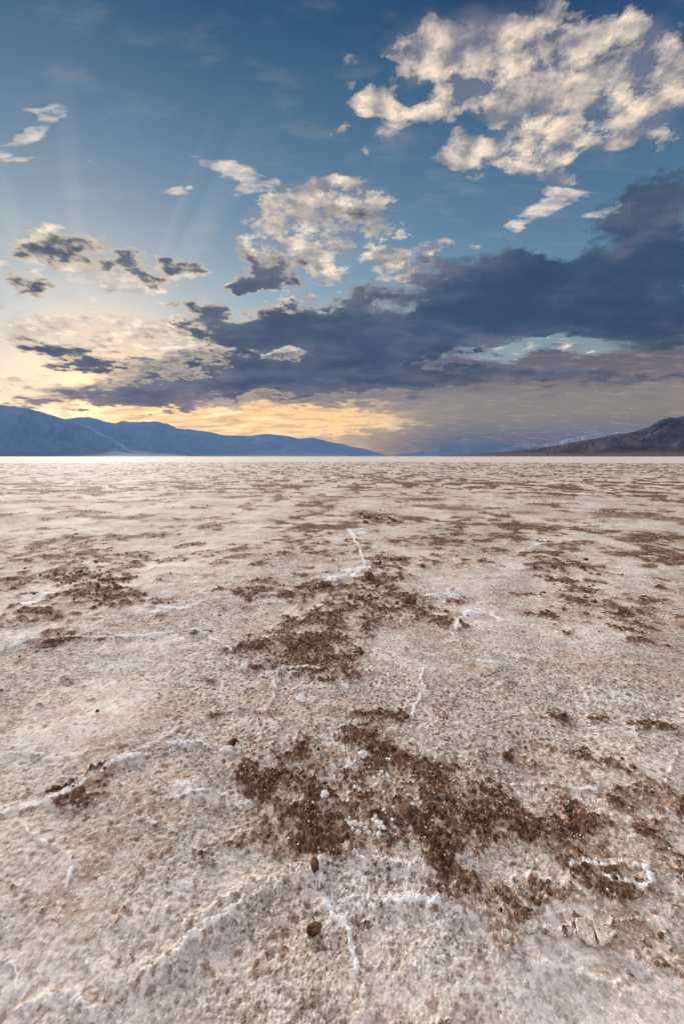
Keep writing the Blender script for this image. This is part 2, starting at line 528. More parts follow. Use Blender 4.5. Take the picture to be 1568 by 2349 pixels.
def mesh_from(name, verts, faces, mat=None, smooth=True, attrs=None):
    """Mesh from arrays; faces: one (n, 3) or (n, 4) array or a list of such."""
    me = bpy.data.meshes.new(name)
    verts = np.asarray(verts, np.float32)
    fl = faces if isinstance(faces, list) else [faces]
    loops = np.concatenate([f.ravel() for f in fl]).astype(np.int32)
    sizes = np.concatenate([np.full(len(f), f.shape[1]) for f in fl]).astype(np.int32)
    starts = np.concatenate([[0], np.cumsum(sizes)[:-1]]).astype(np.int32)
    me.vertices.add(len(verts))
    me.vertices.foreach_set('co', verts.ravel())
    me.loops.add(len(loops))
    me.loops.foreach_set('vertex_index', loops)
    me.polygons.add(len(sizes))
    me.polygons.foreach_set('loop_start', starts)
    me.polygons.foreach_set('loop_total', sizes)
    me.polygons.foreach_set('use_smooth', np.full(len(sizes), smooth, bool))
    for k, v in (attrs or {}).items():
        at = me.attributes.new(k, 'FLOAT', 'POINT')
        at.data.foreach_set('value', np.asarray(v, np.float32))
    me.update(calc_edges=True)
    if mat:
        me.materials.append(mat)
    return me


def link(name, me, kind=None, label=None, cat=None, group=None, loc=None, rot=None, scale=None):
    o = bpy.data.objects.new(name, me)
    C.collection.objects.link(o)
    if kind:
        o['kind'] = kind
    if label:
        o['label'] = label
    if cat:
        o['category'] = cat
    if group:
        o['group'] = group
    if loc is not None:
        o.location = [float(c) for c in loc]
    if rot is not None:
        o.rotation_euler = [float(c) for c in rot]
    if scale is not None:
        o.scale = [float(c) for c in scale]
    return o


def material(name):
    m = bpy.data.materials.new(name)
    m.use_nodes = True
    t = m.node_tree
    t.nodes.clear()
    gg = G(t)
    b = gg.node('ShaderNodeBsdfPrincipled')
    o = gg.node('ShaderNodeOutputMaterial')
    t.links.new(b.outputs[0], o.inputs[0])
    b.inputs['Roughness'].default_value = 0.9
    b.inputs['Specular IOR Level'].default_value = 0.15
    return m, gg, b


def bump(gg, b, h, strength, dist):
    n = gg.node('ShaderNodeBump')
    n.inputs['Strength'].default_value = strength
    n.inputs['Distance'].default_value = dist
    gg.put(n.inputs['Height'], h)
    gg.t.links.new(n.outputs[0], b.inputs['Normal'])


def grid_faces(nr, nc, wrap=False):
    i = np.arange(nr - 1)[:, None]
    j = np.arange(nc if wrap else nc - 1)[None, :]
    j2 = (j + 1) % nc
    return np.stack([i * nc + j, i * nc + j2, (i + 1) * nc + j2, (i + 1) * nc + j], -1).reshape(-1, 4)


# ------------------------------------------------------------------ mountains
def rock_material(name, dark, light, fan, fan_top, band=0.0, snow=None):
    m, gg, b = material(name)
    geo = gg.node('ShaderNodeNewGeometry')
    pos = S(gg, geo.outputs['Position'])
    px_, py_, pz_ = gg.sep(pos)
    n1 = gg.noise(pos, 0.0011, 7.0, 0.62)
    n2 = gg.noise(pos, 0.006, 6.0, 0.65)
    strata = gg.noise(gg.xyz(px_ * 0.0003, py_ * 0.0003, pz_ * 0.009 + n1 * 2.5), 1.0, 3.0, 0.6)
    mixv = gg.step(n1 * 0.55 + n2 * 0.45 + (strata - 0.5) * band, 0.36, 0.64)
    c = gg.mix(mixv, dark, light)
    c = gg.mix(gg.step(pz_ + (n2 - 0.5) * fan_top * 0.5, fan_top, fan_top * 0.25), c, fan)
    if snow:
        s = gg.step(n2 + (n1 - 0.5) * 0.6 + gg.step(pz_, snow[0], snow[1]) * 0.35, 0.62, 0.82)
        c = gg.mix(s * 0.45, c, (0.34, 0.36, 0.42))
    gg.put(b.inputs['Base Color'], c)
    return m


def mountain_range(name, crest, d_foot, d_crest, d_back, mat, seed, rough=0.25, jag=0.012, spur=0.00016, nc=700, nr=70):
    """A ridge seen along its crest line (places of the print), with gullied slopes down to the plain."""
    cx = np.array([c[0] for c in crest], float)
    cy = np.array([c[1] for c in crest], float)
    X = np.linspace(cx[0], cx[-1], nc)
    a, e = px_azel(X, np.interp(X, cx, cy))
    hc = np.maximum(np.tan(e), 0) * d_crest
    t = np.linspace(0, 1, nr)
    tc_ = 0.70                                  # where the crest stands between foot and back
    r = np.where(t < tc_, d_foot + (d_crest - d_foot) * (t / tc_), d_crest + (d_back - d_crest) * ((t - tc_) / (1 - tc_)))
    A, R = np.meshgrid(a, r)
    T = np.repeat(t[:, None], nc, 1)
    f = np.where(T < tc_, T / tc_, (1 - T) / (1 - tc_))
    x, y = R * np.sin(A), R * np.cos(A)
    prof = 0.12 * np.clip(f * 2.5, 0, 1) ** 1.1 + 0.88 * np.clip((f - 0.28) / 0.72, 0, 1) ** 1.25
    H = hc[None, :] * prof
    k = spur
    wx, wy = fbm(x, y, k * 0.7, 3, seed + 50) / k * 0.35, fbm(x, y, k * 0.7, 3, seed + 60) / k * 0.35
    rid = 1 - np.abs(fbm(x + wx, y + wy, k * 2, 5, seed, 0.55)) * 2.2
    body = np.sin(np.clip(f, 0, 1) * math.pi) ** 0.8 * np.clip((f - 0.12) / 0.3, 0, 1)
    H = H * (1 + body * (rid - 0.62) * rough * 2.6)
    H = H + hc[None, :] * jag * fbm(x, y, k * 9, 4, seed + 9) * np.clip((f - 0.3) / 0.6, 0, 1) * 3
    H = np.maximum(H, 0) + np.where(f <= 0, -3.0, 0.0) + 0.2
    me = mesh_from(name, np.stack([x, y, H], -1).reshape(-1, 3), grid_faces(nr, nc), mat)
    return link(name, me, 'structure')


m_left = rock_material('haze_blued_rock', (0.06, 0.09, 0.16), (0.10, 0.14, 0.21), (0.07, 0.105, 0.18), 260.0)  # slate rock, its blue deepened to paint in part of the haze
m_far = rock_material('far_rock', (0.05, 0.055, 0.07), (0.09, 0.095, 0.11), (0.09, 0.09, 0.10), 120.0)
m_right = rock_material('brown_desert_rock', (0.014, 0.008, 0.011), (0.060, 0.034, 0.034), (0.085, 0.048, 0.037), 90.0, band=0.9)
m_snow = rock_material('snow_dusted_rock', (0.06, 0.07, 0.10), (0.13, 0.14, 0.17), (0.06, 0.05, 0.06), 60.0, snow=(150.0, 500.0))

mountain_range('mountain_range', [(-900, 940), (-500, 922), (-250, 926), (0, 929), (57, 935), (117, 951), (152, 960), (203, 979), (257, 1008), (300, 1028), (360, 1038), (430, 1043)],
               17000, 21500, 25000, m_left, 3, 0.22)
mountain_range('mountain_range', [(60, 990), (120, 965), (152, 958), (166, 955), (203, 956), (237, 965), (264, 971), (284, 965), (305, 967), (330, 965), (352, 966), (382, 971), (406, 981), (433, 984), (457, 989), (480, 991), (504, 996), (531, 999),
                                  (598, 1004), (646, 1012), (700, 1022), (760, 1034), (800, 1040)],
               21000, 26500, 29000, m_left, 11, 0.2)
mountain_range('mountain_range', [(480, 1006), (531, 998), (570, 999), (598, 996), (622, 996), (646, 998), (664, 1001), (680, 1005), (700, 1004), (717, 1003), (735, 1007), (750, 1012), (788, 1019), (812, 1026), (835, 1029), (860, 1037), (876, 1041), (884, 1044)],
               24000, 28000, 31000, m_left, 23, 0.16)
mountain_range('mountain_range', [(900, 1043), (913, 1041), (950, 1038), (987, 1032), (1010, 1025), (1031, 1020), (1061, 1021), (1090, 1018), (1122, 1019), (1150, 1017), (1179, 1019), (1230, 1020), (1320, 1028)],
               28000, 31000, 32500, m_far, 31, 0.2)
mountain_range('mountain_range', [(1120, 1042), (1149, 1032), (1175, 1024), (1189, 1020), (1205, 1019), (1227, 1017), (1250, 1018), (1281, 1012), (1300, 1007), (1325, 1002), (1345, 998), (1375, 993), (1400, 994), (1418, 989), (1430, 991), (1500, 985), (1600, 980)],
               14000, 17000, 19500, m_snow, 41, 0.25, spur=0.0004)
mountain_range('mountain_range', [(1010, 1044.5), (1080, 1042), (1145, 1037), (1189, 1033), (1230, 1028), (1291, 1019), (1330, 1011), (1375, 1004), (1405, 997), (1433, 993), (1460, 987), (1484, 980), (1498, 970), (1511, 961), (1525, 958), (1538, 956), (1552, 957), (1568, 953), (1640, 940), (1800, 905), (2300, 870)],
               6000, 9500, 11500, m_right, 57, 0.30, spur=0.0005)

# ------------------------------------------------------------------ haze: the air of the valley
haze_mat = bpy.data.materials.new('valley_air')
haze_mat.use_nodes = True
ht = haze_mat.node_tree
ht.nodes.clear()
hv = ht.nodes.new('ShaderNodeVolumePrincipled')
ho = ht.nodes.new('ShaderNodeOutputMaterial')
hv.inputs['Color'].default_value = (0.22, 0.47, 0.95, 1)
hv.inputs['Density'].default_value = HAZE_DENSITY
hv.inputs['Anisotropy'].default_value = 0.2
ht.links.new(hv.outputs[0], ho.inputs['Volume'])
hw, hz0, hz1 = HAZE_REACH, -4.5, HAZE_TOP
hverts = [(sx * hw, sy * hw, z) for z in (hz0, hz1) for sx, sy in ((-1, -1), (1, -1), (1, 1), (-1, 1))]
hq = np.array([(3, 2, 1, 0), (4, 5, 6, 7), (0, 1, 5, 4), (1, 2, 6, 5), (2, 3, 7, 6), (3, 0, 4, 7)])
link('haze', mesh_from('haze', hverts, hq, haze_mat, False), 'stuff')

# ------------------------------------------------------------------ the salt flat
# mud patches: X, Y, half width, half height (places of the print), strength
MUD = [
    (850, 1186, 50, 16, 1.1), (905, 1197, 38, 11, .9), (820, 1175, 25, 8, .7), (815, 1250, 28, 16, .8), (800, 1230, 14, 10, .5), (680, 1243, 48, 13, .8), (720, 1247, 25, 8, .6),
    (870, 1290, 36, 20, .9), (935, 1283, 42, 12, .8), (850, 1330, 40, 18, 1.1), (890, 1322, 40, 14, .9), (745, 1345, 60, 26, 1.1), (570, 1358, 58, 20, 1.0), (645, 1370, 34, 12, .8),
    (850, 1385, 150, 32, .85), (940, 1395, 58, 24, 1.1), (720, 1425, 70, 18, .6), (990, 1430, 50, 14, .5), (700, 1488, 110, 34, 1.0), (600, 1480, 56, 20, .8), (770, 1535, 70, 22, .6), (700, 1545, 60, 18, .5), (800, 1495, 50, 20, .7),
    (740, 1440, 90, 16, .5), (560, 1495, 30, 10, .5),
    (615, 1640, 30, 10, .5), (840, 1640, 75, 14, .7), (920, 1640, 24, 12, .6), (580, 1555, 14, 7, .6), (640, 1545, 18, 9, .7), (490, 1562, 16, 6, .7), (880, 1560, 12, 5, .6), (500, 1640, 22, 8, .7), (540, 1716, 12, 7, .9),
    (650, 1800, 110, 55, .75), (600, 1725, 26, 22, .8), (590, 1810, 45, 35, .9), (700, 1760, 60, 36, .8), (560, 1795, 25, 20, .7),
    (880, 1740, 80, 36, .8), (960, 1790, 100, 48, .85), (1060, 1855, 85, 48, .9), (900, 1870, 70, 34, .8), (790, 1840, 60, 40, .7), (830, 1690, 70, 20, .5), (1090, 1770, 60, 30, .4),
    (760, 1870, 100, 40, .65), (740, 1908, 60, 32, .85), (985, 1935, 62, 42, 1.1), (640, 1928, 85, 20, .7), (870, 1935, 60, 26, .8), (930, 1870, 30, 12, 1.1), (810, 1935, 40, 20, .7),
    (1150, 2050, 95, 30, 1.0), (1230, 2062, 52, 28, .95), (1165, 2105, 48, 42, 1.15), (1110, 2040, 30, 30, .8), (960, 1975, 50, 14, .7), (1080, 2000, 50, 22, .4),
    (1375, 2010, 52, 28, 1.0), (1330, 1995, 44, 24, .7), (1420, 2030, 60, 24, .5), (1480, 1830, 70, 55, .65), (1520, 1815, 48, 40, .95), (1300, 1728, 120, 30, .5), (1400, 1870, 150, 70, .38), (1535, 2185, 44, 40, .9), (1545, 1980, 40, 40, .5),
    (1490, 2150, 60, 30, .35), (1340, 2065, 80, 20, .4), (1230, 1900, 90, 50, .35), (1340, 1990, 140, 50, .25), (1440, 2110, 60, 30, .3), (1320, 2125, 20, 22, .7), (1270, 2140, 30, 14, .4),
    (200, 1240, 72, 11, .8), (60, 1255, 75, 11, .7), (150, 1268, 64, 13, .8), (245, 1288, 92, 16, .9), (205, 1312, 95, 24, .95), (48, 1334, 52, 16, 1.1), (105, 1322, 44, 12, .9), (230, 1378, 85, 24, 1.1), (200, 1350, 64, 18, 1.0), (375, 1387, 22, 8, .9),
    (60, 1420, 58, 14, .9), (110, 1478, 52, 12, 1.0), (185, 1458, 64, 13, .6), (192, 1818, 48, 30, 1.05), (145, 1840, 35, 14, .7), (430, 1250, 32, 8, .8), (592, 1290, 22, 8, .8), (505, 1280, 30, 8, .5), (455, 1453, 22, 6, .6), (50, 1513, 18, 7, .8), (150, 1558, 24, 7, .4), (10, 1588, 14, 5, .8),
    (300, 1270, 60, 10, .6), (20, 1290, 40, 10, .6), (120, 1390, 50, 12, .4), (330, 1420, 40, 9, .4),
    (1245, 1310, 42, 13, .85), (1300, 1292, 46, 17, .95), (1320, 1330, 42, 14, .6), (1300, 1358, 62, 14, .7), (1340, 1388, 62, 18, .95), (1405, 1405, 62, 12, .9), (1225, 1405, 52, 11, .7), (1530, 1355, 22, 16, .9), (1460, 1380, 52, 12, .7), (1492, 1650, 38, 13, 1.0),
    (1285, 1630, 22, 14, .55), (1375, 1634, 16, 7, .9), (1480, 1440, 62, 12, .6), (1470, 1470, 32, 10, .8), (1020, 1300, 44, 11, .55), (1140, 1580, 22, 8, .4), (1300, 1440, 60, 14, .4), (1080, 1720, 22, 8, .5), (1160, 1728, 14, 9, .9), (1215, 1555, 16, 6, .5), (1510, 1425, 50, 10, .6), (1260, 1288, 20, 8, .7),
    (745, 1142, 64, 7, 1.0), (962, 1146, 74, 7, 1.0), (1012, 1163, 44, 7, .9), (1062, 1167, 62, 7, .8), (1072, 1188, 52, 6, .9), (1200, 1175, 62, 6, .8), (1405, 1178, 74, 8, 1.0), (1445, 1186, 52, 6, .8), (1300, 1120, 48, 9, .9), (1205, 1205, 74, 6, .8), (1540, 1194, 52, 9, .9),
    (522, 1140, 52, 5, .8), (500, 1190, 62, 6, .8), (472, 1215, 34, 7, .8), (330, 1150, 60, 6, .7), (120, 1182, 64, 7, .7), (22, 1153, 52, 8, .8), (150, 1150, 60, 5, .8), (240, 1125, 70, 5, .6), (560, 1160, 22, 4, 1.0), (900, 1106, 60, 5, .8), (1120, 1108, 60, 4, .8), (1250, 1140, 70, 5, .6), (1490, 1130, 60, 5, .8), (400, 1165, 50, 5, .6),
    (1100, 1130, 40, 4, .6), (1380, 1105, 70, 4, .7), (60, 1110, 70, 4, .6), (420, 1105, 60, 4, .6), (680, 1110, 60, 4, .6),
]
# raised white salt ridges: half width in metres, strength, height in metres, course (places of the print)
RIDGES = [
    (.020, 1.0, .022, [(-20, 1874), (60, 1862), (130, 1835), (200, 1800)]),
    (.020, .8, .030, [(200, 1800), (260, 1768), (330, 1745), (390, 1722), (450, 1718), (500, 1733), (540, 1728)]),
    (.012, .5, .016, [(250, 1762), (330, 1735), (400, 1690), (420, 1672), (480, 1645), (560, 1627), (650, 1632)]),
    (.007, 1.0, .010, [(70, 1900), (80, 1918), (110, 1940), (135, 1958), (160, 1978), (162, 2005), (150, 2040)]),
    (.006, .6, .010, [(205, 1928), (270, 1903), (300, 1902), (340, 1888), (360, 1900)]),
    (.018, .62, .030, [(330, 2240), (370, 2218), (410, 2180), (470, 2120), (520, 2080), (560, 2050), (610, 2015), (660, 1992), (735, 1975)]),
    (.014, .35, .022, [(420, 2130), (480, 2080), (540, 2040), (600, 2000)]),
    (.010, .9, .010, [(725, 1975), (730, 2040), (770, 2085), (805, 2120), (820, 2180), (832, 2240), (840, 2320)]),
    (.015, .45, .014, [(870, 2080), (960, 2063), (1040, 2080), (1105, 2078)]),
    (.012, .7, .018, [(785, 1950), (820, 1968), (860, 1982), (920, 1985), (960, 1998)]),
    (.012, 1.0, .018, [(1305, 1972), (1340, 1965), (1380, 1972), (1430, 1963), (1475, 1978), (1496, 2008), (1470, 2022), (1400, 2005), (1370, 1990)]),
    (.011, .9, .016, [(1190, 2003), (1245, 2008), (1300, 2030)]),
    (.008, 1.0, .008, [(1000, 1534), (975, 1532), (963, 1560), (975, 1590), (955, 1618), (945, 1645)]),
    (.020, .85, .025, [(-20, 1505), (20, 1490), (70, 1473), (130, 1470), (200, 1470), (270, 1465), (330, 1460), (400, 1452), (445, 1450), (480, 1465), (510, 1488), (530, 1500)]),
    (.010, .8, .012, [(640, 1540), (628, 1565), (628, 1590), (615, 1625), (600, 1650), (596, 1690)]),
    (.016, .8, .016, [(600, 1552), (660, 1535), (700, 1533), (730, 1545)]),
    (.020, .8, .022, [(1040, 1440), (1052, 1415), (1085, 1402), (1130, 1405), (1150, 1420)]),
    (.016, .7, .014, [(970, 1372), (1010, 1362), (1060, 1365)]),
    (.008, .7, .010, [(1030, 1440), (1060, 1470), (1120, 1490), (1200, 1500), (1300, 1518), (1400, 1518), (1470, 1520), (1590, 1540)]),
    (.010, .9, .010, [(1080, 1505), (1100, 1508), (1145, 1513)]),
    (.009, .7, .012, [(1130, 1778), (1180, 1785), (1240, 1788), (1320, 1800), (1365, 1798)]),
    (.008, .7, .010, [(735, 1685), (755, 1705), (770, 1712)]),
    (.010, .5, .012, [(-20, 1738), (70, 1726), (105, 1752), (180, 1748), (260, 1725), (330, 1710)]),
    (.020, .8, .014, [(800, 1215), (812, 1230), (825, 1260), (840, 1300), (800, 1325)]),
    (.012, .7, .012, [(980, 1287), (1080, 1280), (1170, 1275), (1240, 1250), (1250, 1240)]),
    (.010, .8, .010, [(1425, 1308), (1455, 1322), (1490, 1338)]),
    (.007, .9, .008, [(1490, 1598), (1494, 1618), (1505, 1640)]),
    (.008, .9, .008, [(1553, 1685), (1556, 1720), (1548, 1760)]),
    (.006, .6, .008, [(1415, 2105), (1450, 2130), (1490, 2165)]),
    (.008, .8, .010, [(-20, 2210), (20, 2212), (42, 2230), (45, 2265)]),
    (.012, .6, .014, [(60, 2308), (110, 2290), (170, 2282), (195, 2300), (215, 2330), (225, 2370)]),
    (.010, .7, .010, [(390, 1845), (440, 1830), (480, 1820), (545, 1828)]),
    (.020, .6, .012, [(290, 1378), (340, 1395), (420, 1402), (480, 1385), (530, 1380)]),
    (.012, .5, .010, [(1190, 2195), (1280, 2215), (1350, 2235), (1420, 2250), (1490, 2280)]),
    (.012, .5, .010, [(1230, 2090), (1290, 2095), (1310, 2090)]),
    (.010, .5, .010, [(960, 1215), (1040, 1222), (1100, 1228)]), (.012, .5, .010, [(430, 1245), (500, 1255), (560, 1260), (620, 1262)]),
    (.012, .5, .010, [(1140, 1330), (1230, 1340), (1300, 1352)]), (.010, .5, .010, [(620, 1320), (700, 1312), (760, 1298)]),
    (.015, .5, .010, [(1330, 1218), (1400, 1235), (1440, 1252)]), (.010, .6, .010, [(1040, 1420), (1070, 1450), (1100, 1470), (1150, 1500)]),
    (.010, .5, .010, [(560, 1265), (640, 1275), (760, 1290)]),
]
# sheets of bright salt: X, Y, half width, half height, strength
SALT = [
    (785, 2075, 70, 55, .8), (740, 1985, 40, 22, .6), (90, 1375, 50, 14, .9), (205, 1297, 60, 14, .7), (1085, 1408, 60, 18, .6), (1030, 1362, 50, 14, .6), (800, 1320, 50, 18, .8), (360, 1460, 130, 14, .5), (380, 1400, 80, 14, .6),
    (680, 1540, 60, 20, .6), (815, 1215, 30, 20, .6), (800, 1755, 60, 16, .6), (980, 2072, 90, 16, .35), (40, 1480, 50, 20, .5), (420, 1815, 70, 20, .4), (640, 1450, 60, 14, .5), (1110, 1510, 40, 8, .5), (840, 1880, 60, 30, .35), (1240, 1245, 30, 10, .6),
    (1500, 1755, 40, 20, .3), (720, 1395, 30, 10, .6), (130, 1850, 90, 16, .4), (1470, 1975, 30, 12, .5), (500, 1840, 70, 12, .4), (860, 1305, 40, 10, .5),
]

# --- mesh: rows and columns as fine as the eye at the tripod resolves
fine = np.radians(np.linspace(-50, 50, 1500))
edge = np.radians(np.concatenate([np.linspace(50, 80, 90)[1:], np.linspace(80, 180, 60)[1:-1]]))
AZ = np.concatenate([-edge[::-1] , fine, edge])
dep = np.radians(75) - np.arange(0, 900) / 760.0
dep = dep[dep > math.radians(3.0)]
RR = CAM_H / np.tan(dep)
far_r = RR[-1] * np.exp(np.linspace(0, math.log(900 / RR[-1]), 170))[1:]
RR = np.concatenate([RR, far_r, [1600, 3000, 6000, 12000, 20000, 33000]])
NR, NC = len(RR), len(AZ)
A_, R_ = np.meshgrid(AZ, RR)
gx, gy = (R_ * np.sin(A_)).ravel(), (R_ * np.cos(A_)).ravel()
gr = R_.ravel()
space = np.maximum(gr / 850.0, np.gradient(RR)[:, None].repeat(NC, 1).ravel() * 0.7)
LIM = gr < 90.0                                 # beyond that nothing stands out in relief
ix_near = np.nonzero(LIM)[0]
x_, y_, s_ = gx[ix_near], gy[ix_near], space[ix_near]
r_ = gr[ix_near]


def ellipse_field(table, wob, grow=1.3, power=1.0):
    f = np.zeros(len(ix_near))
    wx_, wy_ = wob
    for X, Y, rx, ry, w in table:
        cx_, cy_ = px_ground(X, Y)
        gk = grow if Y > 1215 else min(grow, 1.25)
        ax_ = abs(px_ground(X + rx, Y)[0] - cx_) * gk
        ay_ = abs(px_ground(X, Y - ry)[1] - px_ground(X, Y + ry)[1]) * 0.5 * gk
        sel = np.nonzero((np.abs(x_ - cx_) < ax_ * 1.6) & (np.abs(y_ - cy_) < ay_ * 1.6))[0]
        q = ((x_[sel] + wx_[sel] * ax_ - cx_) / ax_) ** 2 + ((y_[sel] + wy_[sel] * ay_ - cy_) / ay_) ** 2
        f[sel] += w * np.clip(1 - q, 0, 1) ** power
    return f


w1, w2 = fbm(x_, y_, 5.0, 4, 100, 0.6, s_), fbm(x_, y_, 5.0, 4, 110, 0.6, s_)
mud0 = np.minimum(ellipse_field(MUD, (w1 * 0.8, w2 * 0.8), 1.65, 1.25), 0.74)
# farther out the patches follow the seams of old salt polygons
wpx, wpy = x_ + fbm(x_, y_, 0.8, 3, 120) * 0.7, y_ + fbm(x_, y_, 0.8, 3, 130) * 0.7


def cell_edges(x, y, size, seed):
    """Distance to the seams of a random polygon net, in units of a cell."""
    u, v = x / size, y / size
    iu, iv = np.floor(u).astype(np.int64), np.floor(v).astype(np.int64)
    d1 = np.full(len(u), 9.0)
    d2 = np.full(len(u), 9.0)
    for di in (-1, 0, 1):
        for dj in (-1, 0, 1):
            a, b = iu + di, iv + dj
            h1 = _hash(a, b, seed) / 4294967296.0
            h2 = _hash(a, b, seed + 1) / 4294967296.0
            d = np.hypot(a + 0.1 + 0.8 * h1 - u, b + 0.1 + 0.8 * h2 - v)
            new = d < d1
            d2 = np.where(new, d1, np.minimum(d2, d))
            d1 = np.where(new, d, d1)
    return d2 - d1


seam = cell_edges(wpx, wpy, 2.3, 7)
far_w = sstep(r_, 2.6, 6.5)
near_r = np.minimum(r_, 60)
mudf = (fbm(x_, y_, 0.16, 3, 140, 0.6) * 0.35 + np.clip(1 - seam / 0.30, 0, 1) * 0.22 + fbm(x_, y_, 1.0, 3, 150, 0.75) * 1.1 + fbm(x_, y_, 3.1, 3, 155, 0.7) * 0.6 + 0.19
        + sstep(x_ / np.maximum(r_, 1), 0.2, 0.6) * 0.08 * sstep(r_, 20, 40))
mud0 = np.maximum(mud0, mudf * far_w * 1.25)
n_c = fbm(x_, y_, 9.0, 4, 160, 0.65, s_)
n_g = fbm(x_, y_, 45.0, 3, 170, 0.65, s_)
specks = fbm(x_, y_, 11.0, 4, 180, 0.6, s_)
n_m = fbm(x_, y_, 4.0, 3, 165, 0.6, s_)
mud_v = mud0 * 0.95 + n_m * 0.75 + n_c * 1.0 + n_g * 0.75 + fbm(x_, y_, 1.1, 4, 166, 0.7, s_) * 0.9 * sstep(r_, 7, 14)
mud = sstep(mud_v, -0.05, 1.2) * sstep(mud0, 0.0, 0.35)
halo = np.clip(sstep(mud0 + n_m * 0.5 + n_c * 0.35, 0.0, 0.55), 0, 1)
mud = np.maximum(mud, sstep(mud_v, 0.28, 0.75) * sstep(mud0, 0.05, 0.3) * sstep(r_, 9, 16) * 1.15)
mud = np.maximum(mud, sstep(specks, 0.42, 0.75) * 0.62 * (r_ < 40))
mud *= 1 - sstep(r_, 75, 90)

# ridges
rj = 0.012 + 0.006 * r_
jx = fbm(x_, y_, 4.0, 6, 200, 0.62, s_) * 0.020
jy = fbm(x_, y_, 4.0, 6, 220, 0.62, s_) * 0.020
ridge = np.zeros(len(ix_near))
rh = np.zeros(len(ix_near))
fat = 0.32 + 0.66 * np.clip(fbm(x_, y_, 6.0, 4, 240, 0.6, s_) + 0.42, 0, 1.5)
for hw_, w, hgt, pts in RIDGES:
    P_ = np.stack(px_ground([p[0] for p in pts], [p[1] for p in pts]), -1)
    dist0 = np.hypot(*P_.mean(0))
    hw_ = hw_ * max(1.0, dist0 / 3.0)
    lo, hi = P_.min(0) - 0.35 * max(1, dist0 / 3), P_.max(0) + 0.35 * max(1, dist0 / 3)
    sel = np.nonzero((x_ > lo[0]) & (x_ < hi[0]) & (y_ > lo[1]) & (y_ < hi[1]))[0]
    qx, qy = x_[sel] + jx[sel] * max(1, dist0 / 3), y_[sel] + jy[sel] * max(1, dist0 / 3)
    best = np.full(len(sel), 9.0)
    for (ax_, ay_), (bx_, by_) in zip(P_[:-1], P_[1:]):
        ux, uy = bx_ - ax_, by_ - ay_
        t = np.clip(((qx - ax_) * ux + (qy - ay_) * uy) / (ux * ux + uy * uy + 1e-12), 0, 1)
        best = np.minimum(best, np.hypot(qx - ax_ - t * ux, qy - ay_ - t * uy))
    prof = np.exp(-(best / (hw_ * fat[sel])) ** 2)
    ridge[sel] = np.maximum(ridge[sel], w * prof)
    rh[sel] = np.maximum(rh[sel], hgt * np.exp(-(best / (hw_ * (0.5 + fat[sel]))) ** 2))
salt0 = ellipse_field(SALT, (w1 * 0.8, w2 * 0.8))
# a faint net of thinner seams between them
seam2 = cell_edges(wpx * 1.0 + 3.7, wpy, 1.25, 23)
thread = np.exp(-(seam2 / (0.014 + 0.004 * r_)) ** 2) * sstep(fbm(x_, y_, 0.9, 3, 250), 0.0, 0.5) * 0.42 * (1 - sstep(r_, 10, 30))
white = np.clip(np.maximum(ridge * np.clip(0.82 + 1.3 * n_c + 1.0 * n_g, 0, 1.2), thread) + np.clip(salt0 * (0.9 + 1.3 * n_c + 0.6 * n_g), 0, 1), 0, 1)
mud *= 1 - 0.75 * np.clip(ridge * 1.2, 0, 1)
mud *= 1 - 0.7 * np.clip(salt0 - 0.2, 0, 1)

# rough, gritty stretches and smoother pans of salt
grit_v = np.clip(0.95 - sstep(r_, 1.3, 4.5) * 0.62 + fbm(x_, y_, 0.9, 4, 290, 0.6) * 1.5, 0, 1)  # exposed grit, heavier near the tripod, also painting in lens darkening
# relief
lump = np.abs(fbm(x_, y_, 16.0, 4, 300, 0.55, s_))
gran = fbm(x_, y_, 60.0, 3, 310, 0.6, s_)
crumb = np.abs(fbm(x_, y_, 52.0, 3, 320, 0.6, s_))
fine_on = 1 - sstep(s_, 0.02, 0.2)
z = (0.040 * fbm(x_, y_, 0.45, 3, 330) + 0.020 * fbm(x_, y_, 1.9, 3, 340) + 0.0055 * fbm(x_, y_, 6.0, 3, 345, 0.5, s_)
     + (0.0042 * gran + 0.0024 * fbm(x_, y_, 150.0, 2, 350, 0.5, s_)) * (0.08 + 1.0 * grit_v)
     + rh * (0.38 + 0.3 * n_c + 0.35 * n_g) + 0.005 * np.clip(thread, 0, 1)
     + mud * (0.003 + 0.024 * lump * np.clip(r_ / 2.4, 0.6, 2.8) + 0.018 * crumb)
     + 0.008 * np.clip(salt0, 0, 1) * (0.5 + n_c))
z = z - 0.04 * np.exp(-(r_ / 0.6) ** 2)
z *= 1 - sstep(r_, 60, 88)
gz = np.zeros(len(gx))
gz[ix_near] = z
full = {'mud': np.zeros(len(gx)), 'salt': np.zeros(len(gx)), 'grit': np.zeros(len(gx))}
full['grit'][ix_near] = grit_v
full['halo'] = np.zeros(len(gx))
full['halo'][ix_near] = halo * (1 - sstep(r_, 20, 50))
full['mud'][ix_near] = mud
full['salt'][ix_near] = white

